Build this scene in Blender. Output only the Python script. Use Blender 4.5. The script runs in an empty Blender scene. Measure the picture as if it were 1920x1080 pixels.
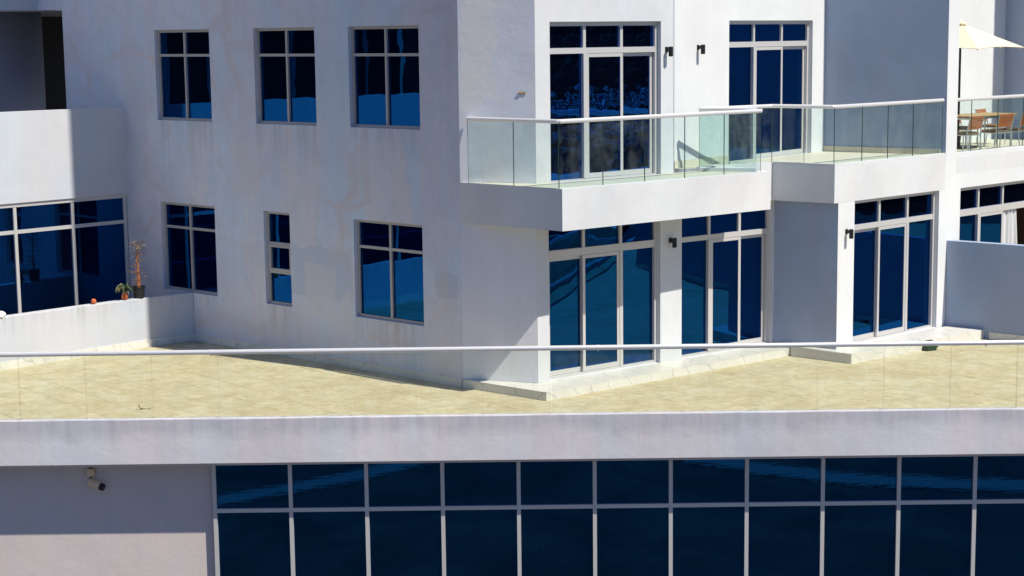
import bpy, bmesh, math, random
from mathutils import Vector, Matrix
random.seed(7)
C = bpy.context.scene.collection
SC = bpy.context.scene

# ------------------------------------------------------------------ camera
cam = bpy.data.cameras.new('camera')
cam_o = bpy.data.objects.new('camera', cam); C.objects.link(cam_o)
R_ = Vector((0.99992645, -0.00173299, -0.01200372))
U_ = Vector((0.01212817, 0.14287933, 0.9896658))
F_ = Vector((0.0, 0.9897386, -0.14288984))
m = Matrix((R_, U_, -F_)).transposed().to_4x4()
m.translation = Vector((0, 0, 6.2))
cam_o.matrix_world = m
cam.sensor_width = 36.0
cam.lens = 3270.35 / 1920 * 36.0
cam.clip_end = 2000
SC.camera = cam_o

# ------------------------------------------------------------------ light
SUN_EL, SUN_AZ = math.radians(54.4), math.radians(124.8)     # azimuth clockwise from +y
world = bpy.data.worlds.new('World'); SC.world = world
world.use_nodes = True
wn = world.node_tree.nodes; wl = world.node_tree.links
sky = wn.new('ShaderNodeTexSky'); sky.sky_type = 'NISHITA'; sky.sun_disc = False
sky.sun_elevation = SUN_EL; sky.sun_rotation = SUN_AZ
sky.air_density = 1.0; sky.dust_density = 0.0; sky.ozone_density = 7.0
hue = wn.new('ShaderNodeMix'); hue.data_type = 'RGBA'; hue.blend_type = 'MULTIPLY'; hue.inputs[0].default_value = 1.0
wl.new(sky.outputs[0], hue.inputs[6]); hue.inputs[7].default_value = (0.88, 0.98, 1.17, 1)
wl.new(hue.outputs[2], wn['Background'].inputs[0])
wn['Background'].inputs[1].default_value = 0.068
sun = bpy.data.lights.new('sun', 'SUN'); sun.energy = 5.0; sun.angle = math.radians(0.53)
sun.color = (1.0, 0.945, 0.82)
sun_o = bpy.data.objects.new('sun', sun); C.objects.link(sun_o)
to_sun = Vector((math.sin(SUN_AZ)*math.cos(SUN_EL), math.cos(SUN_AZ)*math.cos(SUN_EL), math.sin(SUN_EL)))
sun_o.rotation_euler = to_sun.to_track_quat('Z', 'Y').to_euler()
SC.view_settings.view_transform = 'Standard'
SC.view_settings.look = 'None'
SC.view_settings.gamma = 1.0
SC.view_settings.exposure = 0.15
try:
    SC.view_settings.use_curve_mapping = False
    SC.cycles.transparent_max_bounces = 16
    SC.cycles.diffuse_bounces = 2
except Exception:
    pass

# ------------------------------------------------------------------ materials
def mat(name):
    M = bpy.data.materials.new(name); M.use_nodes = True
    nt = M.node_tree; nt.nodes.clear()
    out = nt.nodes.new('ShaderNodeOutputMaterial')
    return M, nt, out

class NT:
    """tiny node helper"""
    def __init__(s, nt): s.nt = nt
    def n(s, t, **kw):
        nd = s.nt.nodes.new(t)
        for k, v in kw.items(): setattr(nd, k, v)
        return nd
    def l(s, a, b): s.nt.links.new(a, b)
    def coord(s, scale=(1, 1, 1), loc=(0, 0, 0), kind='Object', src=None):
        if src is None:
            tc = s.n('ShaderNodeTexCoord'); src = tc.outputs[kind]
        mp = s.n('ShaderNodeMapping')
        mp.inputs['Scale'].default_value = scale; mp.inputs['Location'].default_value = loc
        s.l(src, mp.inputs['Vector']); return mp.outputs[0]
    def noise(s, vec, scale=5, detail=3, rough=.55, dist=0):
        t = s.n('ShaderNodeTexNoise')
        t.inputs['Scale'].default_value = scale; t.inputs['Detail'].default_value = detail
        t.inputs['Roughness'].default_value = rough; t.inputs['Distortion'].default_value = dist
        s.l(vec, t.inputs['Vector']); return t.outputs['Fac']
    def ramp(s, fac, stops):
        r = s.n('ShaderNodeValToRGB')
        while len(r.color_ramp.elements) < len(stops): r.color_ramp.elements.new(.5)
        for e, (p, c) in zip(r.color_ramp.elements, stops):
            e.position = p; e.color = (c[0], c[1], c[2], 1) if isinstance(c, (tuple, list)) else (c, c, c, 1)
        s.l(fac, r.inputs[0]); return r.outputs[0]
    def mix(s, fac, a, b, mode='MIX'):
        x = s.n('ShaderNodeMix', data_type='RGBA', blend_type=mode)
        for sock, v in ((x.inputs[0], fac), (x.inputs[6], a), (x.inputs[7], b)):
            if isinstance(v, (int, float)): sock.default_value = v
            elif isinstance(v, tuple): sock.default_value = (*v, 1) if len(v) == 3 else v
            else: s.l(v, sock)
        return x.outputs[2]
    def math(s, op, a, b=0.0, c=None, clamp=False):
        x = s.n('ShaderNodeMath', operation=op, use_clamp=clamp)
        for i, v in enumerate((a, b) if c is None else (a, b, c)):
            if isinstance(v, (int, float)): x.inputs[i].default_value = v
            else: s.l(v, x.inputs[i])
        return x.outputs[0]
    def bump(s, h, strength=.3, dist=.01):
        b = s.n('ShaderNodeBump'); b.inputs['Strength'].default_value = strength
        b.inputs['Distance'].default_value = dist; s.l(h, b.inputs['Height']); return b.outputs[0]
    def bsdf(s, out, col, rough=.8, normal=None, spec=.3, metal=0.0):
        p = s.n('ShaderNodeBsdfPrincipled')
        for k, v in (('Base Color', col), ('Roughness', rough), ('Metallic', metal)):
            if isinstance(v, (int, float)): p.inputs[k].default_value = v
            elif isinstance(v, tuple): p.inputs[k].default_value = (*v, 1)
            else: s.l(v, p.inputs[k])
        p.inputs['Specular IOR Level'].default_value = spec
        if normal: s.l(normal, p.inputs['Normal'])
        s.l(p.outputs[0], out.inputs[0]); return p

def plaster(name, base, var=.10, streak=.12, seed=0.0, patches=(), cracks=.0, band=None, warm=.5, drip=None, sills=()):
    """painted render: mottling, faint vertical wash marks, roller patches, hairline filler lines.
    object coordinates: x runs along the wall in metres, z is the height"""
    M, nt, out = mat(name); g = NT(nt)
    v = g.coord(loc=(seed, seed*.7, seed*.3))
    big = g.noise(v, .55, 4, .6, .6)
    mid = g.noise(v, 2.3, 4, .6, .3)
    fine = g.noise(v, 38, 3, .6)
    vs = g.coord(scale=(7, 7, .35), loc=(seed, 0, 0))
    st = g.noise(vs, 1.0, 4, .65, .4)
    vs2 = g.coord(scale=(.9, .9, .30), loc=(seed*2, 0, 0))
    st2 = g.noise(vs2, 1.0, 3, .6, .8)
    lo = tuple(c*(1-2.0*var) for c in base); hi = tuple(min(.92, c*(1+var*.9)) for c in base)
    col = g.mix(g.ramp(big, [(.30, 0.0), (.70, 1.0)]), lo, hi)
    # warm / cool drift of the ageing paint
    cool = tuple(a*b for a, b in zip(base, (.90, .985, 1.10))); wrm = tuple(a*b for a, b in zip(base, (1.08, .965, .97)))
    cw = g.mix(g.ramp(st2, [(.38, 0.0), (.62, 1.0)]), cool, wrm)
    col = g.mix(warm, col, cw)
    col = g.mix(g.math('MULTIPLY', g.ramp(st, [(.45, 0.0), (.75, 1.0)]), streak*2.2), col, tuple(c*.72 for c in base))
    col = g.mix(g.math('MULTIPLY', g.ramp(mid, [(.5, 0.0), (.75, 1.0)]), var*2.0), col, tuple(c*.78 for c in base))
    xyz = g.n('ShaderNodeSeparateXYZ'); tc = g.n('ShaderNodeTexCoord')
    wob = g.n('ShaderNodeTexNoise'); wob.inputs['Scale'].default_value = 2.2; wob.inputs['Detail'].default_value = 4
    g.l(tc.outputs['Object'], wob.inputs['Vector'])
    ad = g.n('ShaderNodeVectorMath', operation='MULTIPLY_ADD')
    g.l(wob.outputs['Color'], ad.inputs[0]); ad.inputs[1].default_value = (.34, 0, .34); 
    sb = g.n('ShaderNodeVectorMath', operation='SUBTRACT'); g.l(tc.outputs['Object'], sb.inputs[0]); sb.inputs[1].default_value = (.17, 0, .17)
    g.l(sb.outputs[0], ad.inputs[2]); g.l(ad.outputs[0], xyz.inputs[0])
    X, Z = xyz.outputs['X'], xyz.outputs['Z']
    for (x0, x1, z0, z1, c, op) in patches:
        def edge(val, a, s):           # soft step
            return g.math('MULTIPLY', g.math('SUBTRACT', val, a), s, clamp=True)
        w = g.math('MULTIPLY', g.math('MULTIPLY', edge(X, x0, 40), edge(X, x1, -40)), g.math('MULTIPLY', edge(Z, z0, 40), edge(Z, z1, -40)))
        col = g.mix(g.math('MULTIPLY', w, op), col, c)
    if cracks:
        vo = g.n('ShaderNodeTexVoronoi', feature='DISTANCE_TO_EDGE'); vo.inputs['Scale'].default_value = .62
        dv = g.n('ShaderNodeVectorMath', operation='MULTIPLY_ADD'); n2 = g.n('ShaderNodeTexNoise'); n2.inputs['Scale'].default_value = .9; n2.inputs['Detail'].default_value = 5
        g.l(tc.outputs['Object'], n2.inputs['Vector']); g.l(n2.outputs['Color'], dv.inputs[0]); dv.inputs[1].default_value = (1.3, 0, 1.3)
        g.l(tc.outputs['Object'], dv.inputs[2]); g.l(dv.outputs[0], vo.inputs['Vector'])
        ln = g.ramp(vo.outputs['Distance'], [(0.0, 1.0), (.03, .55), (.085, 0.0)])
        gate = g.ramp(g.noise(v, .7, 2), [(.44, 0.0), (.62, 1.0)])
        col = g.mix(g.math('MULTIPLY', g.math('MULTIPLY', ln, gate), cracks), col, (base[0]*.95, base[1]*.80, base[2]*.74))
    if band:      # (z, darkness): grime band washed down from the top edge
        zb, dk = band
        wz = g.noise(g.coord(scale=(.5, .5, 0), loc=(seed, 0, 0)), 1.0, 4, .6, .5)
        h = g.math('MULTIPLY', g.math('SUBTRACT', g.math('MULTIPLY_ADD', wz, .55, Z), zb+.27), 5.0, clamp=True)
        stn = g.ramp(st, [(.30, .45), (.7, 1.0)])
        col = g.mix(g.math('MULTIPLY', g.math('MULTIPLY', h, stn), dk), col, tuple(c*k for c, k in zip(base, (.50, .50, .56))))
    if drip:      # run-off stains below an edge at height z
        zt, ln_ = drip
        h = g.math('MULTIPLY', g.math('SUBTRACT', Z, zt-ln_), 1/ln_, clamp=True)
        stn = g.ramp(st, [(.50, 0.0), (.66, 1.0)])
        col = g.mix(g.math('MULTIPLY', g.math('MULTIPLY', h, stn), .5), col, (base[0]*.62, base[1]*.58, base[2]*.52))
    for (x0, x1, zt, ln_) in sills:      # rain streaks running off a window sill
        X0 = g.n('ShaderNodeSeparateXYZ'); g.l(tc.outputs['Object'], X0.inputs[0])
        mx = g.math('MULTIPLY', g.math('MULTIPLY', g.math('SUBTRACT', X0.outputs[0], x0-.03), 25, clamp=True), g.math('MULTIPLY', g.math('SUBTRACT', X0.outputs[0], x1+.03), -25, clamp=True))
        mz = g.math('MULTIPLY', g.math('MULTIPLY', g.math('SUBTRACT', X0.outputs[2], zt-ln_), 1/ln_, clamp=True), g.math('LESS_THAN', X0.outputs[2], zt))
        k = g.math('MULTIPLY', g.math('MULTIPLY', mx, mz), g.ramp(st, [(.42, 0.0), (.62, 1.0)]))
        col = g.mix(g.math('MULTIPLY', k, .5), col, (base[0]*.66, base[1]*.62, base[2]*.58))
    grit = g.noise(v, 11, 4, .7)
    col = g.mix(g.math('MULTIPLY', g.ramp(grit, [(.50, 0.0), (.72, 1.0)]), var*1.1), col, tuple(c*.74 for c in base))
    hgt = g.math('ADD', g.math('MULTIPLY', fine, .25), g.math('MULTIPLY', mid, 1.2))
    nrm = g.bump(hgt, .5, .012)
    g.bsdf(out, col, .88, nrm, .2)
    return M

WHITE = (.735, .75, .765)
PALE = (.66, .665, .68)
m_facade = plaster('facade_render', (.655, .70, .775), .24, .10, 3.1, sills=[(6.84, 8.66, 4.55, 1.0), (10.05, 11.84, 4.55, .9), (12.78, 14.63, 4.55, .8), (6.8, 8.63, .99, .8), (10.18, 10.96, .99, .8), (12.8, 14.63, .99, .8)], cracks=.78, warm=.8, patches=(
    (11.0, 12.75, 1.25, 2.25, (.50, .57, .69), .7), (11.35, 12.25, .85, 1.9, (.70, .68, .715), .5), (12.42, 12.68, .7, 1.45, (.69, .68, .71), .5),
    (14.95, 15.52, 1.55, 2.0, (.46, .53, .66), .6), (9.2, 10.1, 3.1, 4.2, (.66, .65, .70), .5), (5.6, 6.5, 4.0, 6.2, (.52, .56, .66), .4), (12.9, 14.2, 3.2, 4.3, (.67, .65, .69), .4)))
m_white = plaster('sunlit_white_render', WHITE, .045, .05, 9.4, warm=.12)
m_white2 = plaster('grey_white_render', (.675, .69, .715), .06, .05, 2.2, warm=.12)
m_panel = plaster('corner_render', (.78, .80, .85), .06, .06, 5.7, warm=.4, patches=((.05, .75, 5.15, 9.5, (.84, .82, .80), .75), (.0, .45, 4.9, 5.6, (.84, .82, .80), .6)))
m_slabp = plaster('balcony_slab_render', (.69, .70, .715), .06, .04, 12.5, warm=.12)
m_parapet = plaster('parapet_render', (.595, .62, .66), .06, .06, 21.0, warm=.35)
m_parapet2 = plaster('terrace_parapet_render', (.56, .58, .62), .05, .07, 31.0, warm=.35, drip=(1.05, .5))
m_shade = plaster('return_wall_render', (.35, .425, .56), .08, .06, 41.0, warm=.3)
m_fascia = plaster('fascia_render', (.70, .685, .71), .09, .09, 51.0, band=(-.24, .55), warm=.4, patches=((-30, 40, -.225, -.202, (.36, .37, .41), .5),))
m_podium = plaster('podium_render', (.69, .61, .575), .05, .05, 61.0, warm=.3)
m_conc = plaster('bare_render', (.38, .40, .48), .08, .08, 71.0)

def simple(name, col, rough=.6, metal=0.0, spec=.4, nz=.06, scale=30, bump=.08):
    M, nt, out = mat(name); g = NT(nt)
    f = g.noise(g.coord(), scale, 3)
    c = g.mix(f, tuple(x*(1-nz) for x in col), tuple(min(1, x*(1+nz)) for x in col))
    g.bsdf(out, c, rough, g.bump(f, bump, .002), spec, metal); return M
m_alu = simple('aluminium_frame', (.62, .605, .60), .42, .25)
m_alu_win = simple('grey_aluminium_frame', (.43, .42, .42), .5, .15)
m_alu_dark = simple('dark_aluminium', (.10, .10, .11), .6)  # dark grey metal of the security camera arm
m_rail = simple('satin_handrail', (.80, .79, .80), .33, .35, nz=.03)
m_black = simple('black_powder_coat', (.012, .012, .013), .45)
m_dark = simple('passage_shade_tone', (.05, .05, .055), .9)  # near black: the recess passage's shade is put into the wall colour
m_room = simple('dark_room', (.035, .034, .036), .9)
m_steel = simple('silver_tube', (.62, .63, .62), .3, .6)
m_cushion = simple('brown_cushion', (.23, .135, .075), .95, scale=14, nz=.25)
m_cream = simple('cream_housing', (.80, .60, .37), .5)
m_canvas = simple('cream_canvas', (.80, .71, .52), .9, nz=.03)
m_clay = simple('terracotta', (.55, .13, .045), .75, nz=.2)
m_plastic_pot = simple('dark_plastic_pot', (.015, .017, .02), .5)
m_green = simple('dark_leaf', (.05, .075, .03), .6, nz=.4)
m_dry = simple('dry_leaf', (.30, .27, .13), .8, nz=.4)
m_stem = simple('dry_orange_stem', (.46, .15, .045), .8, nz=.35, scale=12)
m_twig = simple('brown_twig', (.22, .12, .065), .85, nz=.35, scale=12)
m_cloth_w = simple('white_cloth', (.85, .85, .86), .9, nz=.02)
m_bottle = simple('dark_green_plastic', (.012, .05, .03), .25, nz=.3)

def wood():
    M, nt, out = mat('varnished_wood'); g = NT(nt)
    f = g.noise(g.coord(scale=(1.5, 14, 14)), 5, 4, .6, .8)
    g.bsdf(out, g.ramp(f, [(.3, (.38, .085, .018)), (.7, (.62, .175, .038))]), .4, g.bump(f, .1, .002), .5); return M
m_wood = wood()

def curtain(name, col):
    M, nt, out = mat(name); g = NT(nt)
    d = g.n('ShaderNodeBsdfDiffuse'); d.inputs[0].default_value = (*col, 1)
    t = g.n('ShaderNodeBsdfTranslucent'); t.inputs[0].default_value = (*col, 1)
    x = g.n('ShaderNodeMixShader'); x.inputs[0].default_value = .25
    g.l(d.outputs[0], x.inputs[1]); g.l(t.outputs[0], x.inputs[2]); g.l(x.outputs[0], out.inputs[0]); return M
m_curtain = curtain('white_curtain', (.84, .84, .86))
m_drape = curtain('grey_drape', (.55, .60, .66))

def tinted(name, G, T, wav=.02, wscale=1.2, seed=0, ripple=False):
    M, nt, out = mat(name); g = NT(nt)
    v = g.coord(kind='Object', scale=(1, 1, 1), loc=(seed, seed, seed))
    h = g.noise(v, wscale, 2, .4)
    if ripple: h = g.math('ADD', h, g.math('MULTIPLY', g.noise(g.coord(scale=(1.2, 1, 9)), 3.0, 2, .5), .30))
    oi = g.n('ShaderNodeObjectInfo')
    nrm = g.bump(h, 1.0, wav)
    gl = g.n('ShaderNodeBsdfGlossy'); gl.inputs['Roughness'].default_value = .008; gl.inputs['Color'].default_value = (*G, 1)
    g.l(nrm, gl.inputs['Normal'])
    tr = g.n('ShaderNodeBsdfTransparent'); tr.inputs[0].default_value = (*T, 1)
    # a faint film of dust
    df = g.n('ShaderNodeBsdfDiffuse'); df.inputs[0].default_value = (.0006, .0012, .003, 1)
    a = g.n('ShaderNodeAddShader'); b = g.n('ShaderNodeAddShader')
    g.l(gl.outputs[0], a.inputs[0]); g.l(tr.outputs[0], a.inputs[1])
    g.l(a.outputs[0], b.inputs[0]); g.l(df.outputs[0], b.inputs[1]); g.l(b.outputs[0], out.inputs[0]); return M
m_glass = tinted('blue_reflective_glass', (.003, .056, .195), (.02, .09, .22), .003, 1.1)
m_glass_wavy = tinted('blue_rolled_glass', (.006, .085, .32), (.02, .10, .24), .02, 1.4)
m_glass_cw = tinted('curtain_wall_glass', (.004, .052, .155), (.02, .08, .18), .0005, 1.2, ripple=True)

def railglass(name, tint, edge):
    M, nt, out = mat(name); g = NT(nt)
    tr = g.n('ShaderNodeBsdfTransparent'); tr.inputs[0].default_value = (*tint, 1)
    gl = g.n('ShaderNodeBsdfGlossy'); gl.inputs['Roughness'].default_value = .01; gl.inputs['Color'].default_value = (.9, .95, .95, 1)
    h = g.noise(g.coord(), .9, 2, .4); g.l(g.bump(h, 1.0, .01), gl.inputs['Normal'])
    fr = g.n('ShaderNodeLayerWeight'); fr.inputs['Blend'].default_value = .5
    geo_ = g.n('ShaderNodeNewGeometry')
    rf = g.math('MULTIPLY_ADD', g.math('POWER', fr.outputs['Facing'], 4.5), .75, .035)
    rf = g.math('MULTIPLY', rf, g.math('SUBTRACT', 1.0, geo_.outputs['Backfacing']))
    x = g.n('ShaderNodeMixShader'); g.l(rf, x.inputs[0]); g.l(tr.outputs[0], x.inputs[1]); g.l(gl.outputs[0], x.inputs[2])
    df = g.n('ShaderNodeBsdfDiffuse'); df.inputs[0].default_value = (.55, .62, .58, 1)
    dirt = g.noise(g.coord(scale=(1, 1, .6)), 2.5, 5, .65)
    y = g.n('ShaderNodeMixShader'); g.l(g.math('MULTIPLY', g.ramp(dirt, [(.4, 0.0), (.8, 1.0)]), .07), y.inputs[0])
    g.l(x.outputs[0], y.inputs[1]); g.l(df.outputs[0], y.inputs[2]); g.l(y.outputs[0], out.inputs[0])
    E_, nt2, out2 = mat(name+'_edge'); g2 = NT(nt2); g2.bsdf(out2, edge, .3, None, .5)
    return M, E_
m_rg, m_rge = railglass('green_tint_safety_glass', (.90, .955, .95), (.03, .075, .065))
m_rgt, m_rgte = railglass('clear_safety_glass', (.958, .978, .95), (.17, .16, .11))

def marble():
    M, nt, out = mat('veined_marble'); g = NT(nt)
    v = g.coord(kind='Object', scale=(1, 1, 1)); oi = g.n('ShaderNodeObjectInfo')
    geo = g.n('ShaderNodeNewGeometry')
    w = g.n('ShaderNodeTexWave', wave_type='BANDS', bands_direction='DIAGONAL'); w.inputs['Scale'].default_value = .9
    w.inputs['Distortion'].default_value = 9; w.inputs['Detail'].default_value = 3; w.inputs['Detail Scale'].default_value = 1.6
    g.l(geo.outputs['Position'], w.inputs['Vector'])
    vein = g.ramp(w.outputs['Fac'], [(.0, 1.0), (.010, .4), (.035, 0.0)])
    cl = g.noise(geo.outputs['Position'], 3, 4)
    base = g.mix(cl, (.66, .64, .585), (.78, .765, .72))
    col = g.mix(g.math('MULTIPLY', vein, .45), base, (.30, .31, .32))
    tint = g.math('MULTIPLY_ADD', oi.outputs['Random'], .10, .93)
    vm = g.n('ShaderNodeVectorMath', operation='SCALE'); g.l(col, vm.inputs[0]); g.l(tint, vm.inputs['Scale'])
    g.bsdf(out, vm.outputs[0], .38, g.bump(cl, .05, .003), .5); return M
m_marble = marble()

def stone_tile():
    M, nt, out = mat('cream_stone_tile'); g = NT(nt)
    geo = g.n('ShaderNodeNewGeometry'); oi = g.n('ShaderNodeObjectInfo')
    P = geo.outputs['Position']
    big = g.noise(P, 1.0, 5, .66, .8); mid = g.noise(P, 4.6, 6, .68, .6); fin = g.noise(P, 16, 4, .6)
    col = g.mix(g.ramp(mid, [(.32, 0.0), (.68, 1.0)]), (.45, .385, .24), (.61, .555, .40))
    col = g.mix(g.math('MULTIPLY', g.ramp(big, [(.42, 0.0), (.66, 1.0)]), .50), col, (.39, .30, .155))
    big2 = g.noise(g.coord(src=P, loc=(7, 3, 0)), 1.5, 5, .6, .8)
    col = g.mix(g.math('MULTIPLY', g.ramp(big2, [(.52, 0.0), (.70, 1.0)]), .45), col, (.58, .56, .46))
    spot = g.noise(g.coord(src=P, loc=(1, 9, 0)), 5.5, 3, .5)
    col = g.mix(g.math('MULTIPLY', g.ramp(spot, [(.68, 0.0), (.74, 1.0)]), .35), col, (.28, .22, .13))
    tint = g.math('MULTIPLY_ADD', oi.outputs['Random'], .06, .965)
    vm = g.n('ShaderNodeVectorMath', operation='SCALE'); g.l(col, vm.inputs[0]); g.l(tint, vm.inputs['Scale'])
    hg = g.math('ADD', g.math('MULTIPLY', mid, .6), g.math('MULTIPLY', fin, .4))
    g.bsdf(out, vm.outputs[0], .72, g.bump(hg, .30, .012), .3); return M
m_tile = stone_tile()
m_balc = simple('cream_balcony_paving', (.66, .61, .49), .6, nz=.08, scale=4)
m_grout = simple('tile_grout', (.43, .375, .25), .95, nz=.2, scale=6)

def paving():
    M, nt, out = mat('street_paving'); g = NT(nt)
    br = g.n('ShaderNodeTexBrick'); br.inputs['Scale'].default_value = 1.0
    br.inputs['Color1'].default_value = (.13, .10, .09, 1); br.inputs['Color2'].default_value = (.17, .13, .115, 1); br.inputs['Mortar'].default_value = (.04, .04, .04, 1)
    br.inputs['Brick Width'].default_value = .24; br.inputs['Row Height'].default_value = .12; br.inputs['Mortar Size'].default_value = .012
    geo = g.n('ShaderNodeNewGeometry'); g.l(geo.outputs['Position'], br.inputs['Vector'])
    big = g.noise(geo.outputs['Position'], .35, 5, .65, 1.0)
    col = g.mix(g.ramp(big, [(.38, 0.0), (.60, 1.0)]), br.outputs['Color'], (.05, .05, .055))
    g.bsdf(out, col, .85, g.bump(br.outputs['Fac'], .4, .01), .2); return M
m_paving = paving()
m_kerb = simple('pale_kerb_concrete', (.26, .26, .27), .9, nz=.12, scale=3)
m_asphalt = simple('asphalt', (.05, .05, .052), .9, nz=.2, scale=4)

# ------------------------------------------------------------------ mesh helpers
def mesh_obj(name, verts, faces, material, parent=None, mw=None, mats=None, fm=None, smooth=False, kind=None):
    me = bpy.data.meshes.new(name)
    me.from_pydata([tuple(v) for v in verts], [], faces)
    for mm in (mats or [material]): me.materials.append(mm)
    if fm:
        for p, i in zip(me.polygons, fm): p.material_index = i
    if smooth:
        for p in me.polygons: p.use_smooth = True
    me.update()
    o = bpy.data.objects.new(name, me); C.objects.link(o)
    if mw is not None: o.matrix_world = mw
    if parent is not None:
        o.parent = parent
        o.matrix_parent_inverse = Matrix.Identity(4)
        if mw is not None: o.matrix_basis = world_of(parent).inverted() @ mw
    if kind: o['kind'] = kind
    return o
WM = {}
def world_of(o):
    """world matrix without waiting for the depsgraph"""
    w = o.matrix_basis.copy()
    while o.parent is not None:
        o = o.parent; w = o.matrix_basis @ w
    return w
def tag(o, label, cat, group=None, kind=None):
    if label: o['label'] = label
    if cat: o['category'] = cat
    if group: o['group'] = group
    if kind: o['kind'] = kind
    return o
def empty(name, loc=(0, 0, 0), rz=0.0, label=None, cat=None, group=None):
    o = bpy.data.objects.new(name, None); C.objects.link(o)
    o.location = loc; o.rotation_euler = (0, 0, rz); o.empty_display_size = .2
    return tag(o, label, cat, group)

class MB:
    def __init__(s): s.v = []; s.f = []; s.m = []
    def add(s, vs, fs, mi=0):
        b = len(s.v); s.v += [tuple(v) for v in vs]; s.f += [tuple(i+b for i in f) for f in fs]; s.m += [mi]*len(fs)
    def box(s, x0, x1, y0, y1, z0, z1, mi=0, skip=()):
        vs = [(x0, y0, z0), (x1, y0, z0), (x1, y1, z0), (x0, y1, z0), (x0, y0, z1), (x1, y0, z1), (x1, y1, z1), (x0, y1, z1)]
        fs = {'b': (3, 2, 1, 0), 't': (4, 5, 6, 7), 'f': (0, 1, 5, 4), 'k': (2, 3, 7, 6), 'l': (3, 0, 4, 7), 'r': (1, 2, 6, 5)}
        s.add(vs, [f for k, f in fs.items() if k not in skip], mi)
    def bevbox(s, x0, x1, y0, y1, z0, z1, b=.01, mi=0):
        """box with all top / vertical edges chamfered"""
        def ring(z, d): return [(x0+d, y0, z), (x1-d, y0, z), (x1, y0+d, z), (x1, y1-d, z), (x1-d, y1, z), (x0+d, y1, z), (x0, y1-d, z), (x0, y0+d, z)]
        top = [(x0+b*1.6, y0+b, z1), (x1-b*1.6, y0+b, z1), (x1-b, y0+b*1.6, z1), (x1-b, y1-b*1.6, z1), (x1-b*1.6, y1-b, z1), (x0+b*1.6, y1-b, z1), (x0+b, y1-b*1.6, z1), (x0+b, y0+b*1.6, z1)]
        vs = ring(z0, b)+ring(z1-b, b)+top
        fs = [tuple(range(7, -1, -1)), tuple(range(16, 24))]
        for L in (0, 8):
            for i in range(8): fs.append((L+i, L+(i+1) % 8, L+8+(i+1) % 8, L+8+i))
        s.add(vs, fs, mi)
    def prism(s, poly, z0, z1, mi=0, top_mi=None):
        n = len(poly); vs = [(*p, z0) for p in poly]+[(*p, z1) for p in poly]
        s.add(vs, [tuple(range(n-1, -1, -1))]+[(i, (i+1) % n, n+(i+1) % n, n+i) for i in range(n)], mi)
        s.add([(*p, z1) for p in poly], [tuple(range(n))], mi if top_mi is None else top_mi)
    def tube(s, pts, r, n=8, cap=True, mi=0):
        pts = [Vector(p) for p in pts]; rs = r if isinstance(r, (list, tuple)) else [r]*len(pts)
        rings = []; up = None
        for i, p in enumerate(pts):
            a = pts[max(i-1, 0)]; b = pts[min(i+1, len(pts)-1)]; d = (b-a).normalized()
            if up is None: up = Vector((0, 0, 1)) if abs(d.z) < .9 else Vector((1, 0, 0))
            x = d.cross(up).normalized(); y = x.cross(d).normalized(); up = y
            rings.append([p+x*(math.cos(t)*rs[i])+y*(math.sin(t)*rs[i]) for t in [2*math.pi*k/n for k in range(n)]])
        vs = [v for rg in rings for v in rg]; fs = []
        for i in range(len(pts)-1):
            for k in range(n): fs.append((i*n+k, (i+1)*n+k, (i+1)*n+(k+1) % n, i*n+(k+1) % n))
        if cap: fs += [tuple(range(n)), tuple((len(pts)-1)*n+k for k in range(n-1, -1, -1))]
        s.add(vs, fs, mi)
    def lathe(s, prof, n=16, c=(0, 0, 0), mi=0):
        vs = []; fs = []
        for (r, z) in prof: vs += [(c[0]+r*math.cos(2*math.pi*k/n), c[1]+r*math.sin(2*math.pi*k/n), c[2]+z) for k in range(n)]
        for i in range(len(prof)-1):
            for k in range(n): fs.append((i*n+k, i*n+(k+1) % n, (i+1)*n+(k+1) % n, (i+1)*n+k))
        fs += [tuple(range(n-1, -1, -1)), tuple((len(prof)-1)*n+k for k in range(n))]
        s.add(vs, fs, mi)
    def build(s, name, material=None, parent=None, mw=None, mats=None, smooth=False, kind=None):
        return mesh_obj(name, s.v, s.f, material, parent, mw, mats, s.m, smooth, kind)

def V2(a): return Vector((a[0], a[1]))
def dirv(deg): t = math.radians(deg); return Vector((math.sin(t), math.cos(t)))

def linemat(p0, p1, z=0):
    """frame at p0: x along the wall (left to right seen from outside), y into the building, z up"""
    d = (V2(p1)-V2(p0)).normalized()
    m = Matrix(((d.x, -d.y, 0, p0[0]), (d.y, d.x, 0, p0[1]), (0, 0, 1, z), (0, 0, 0, 1)))
    return m, (V2(p1)-V2(p0)).length

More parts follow.
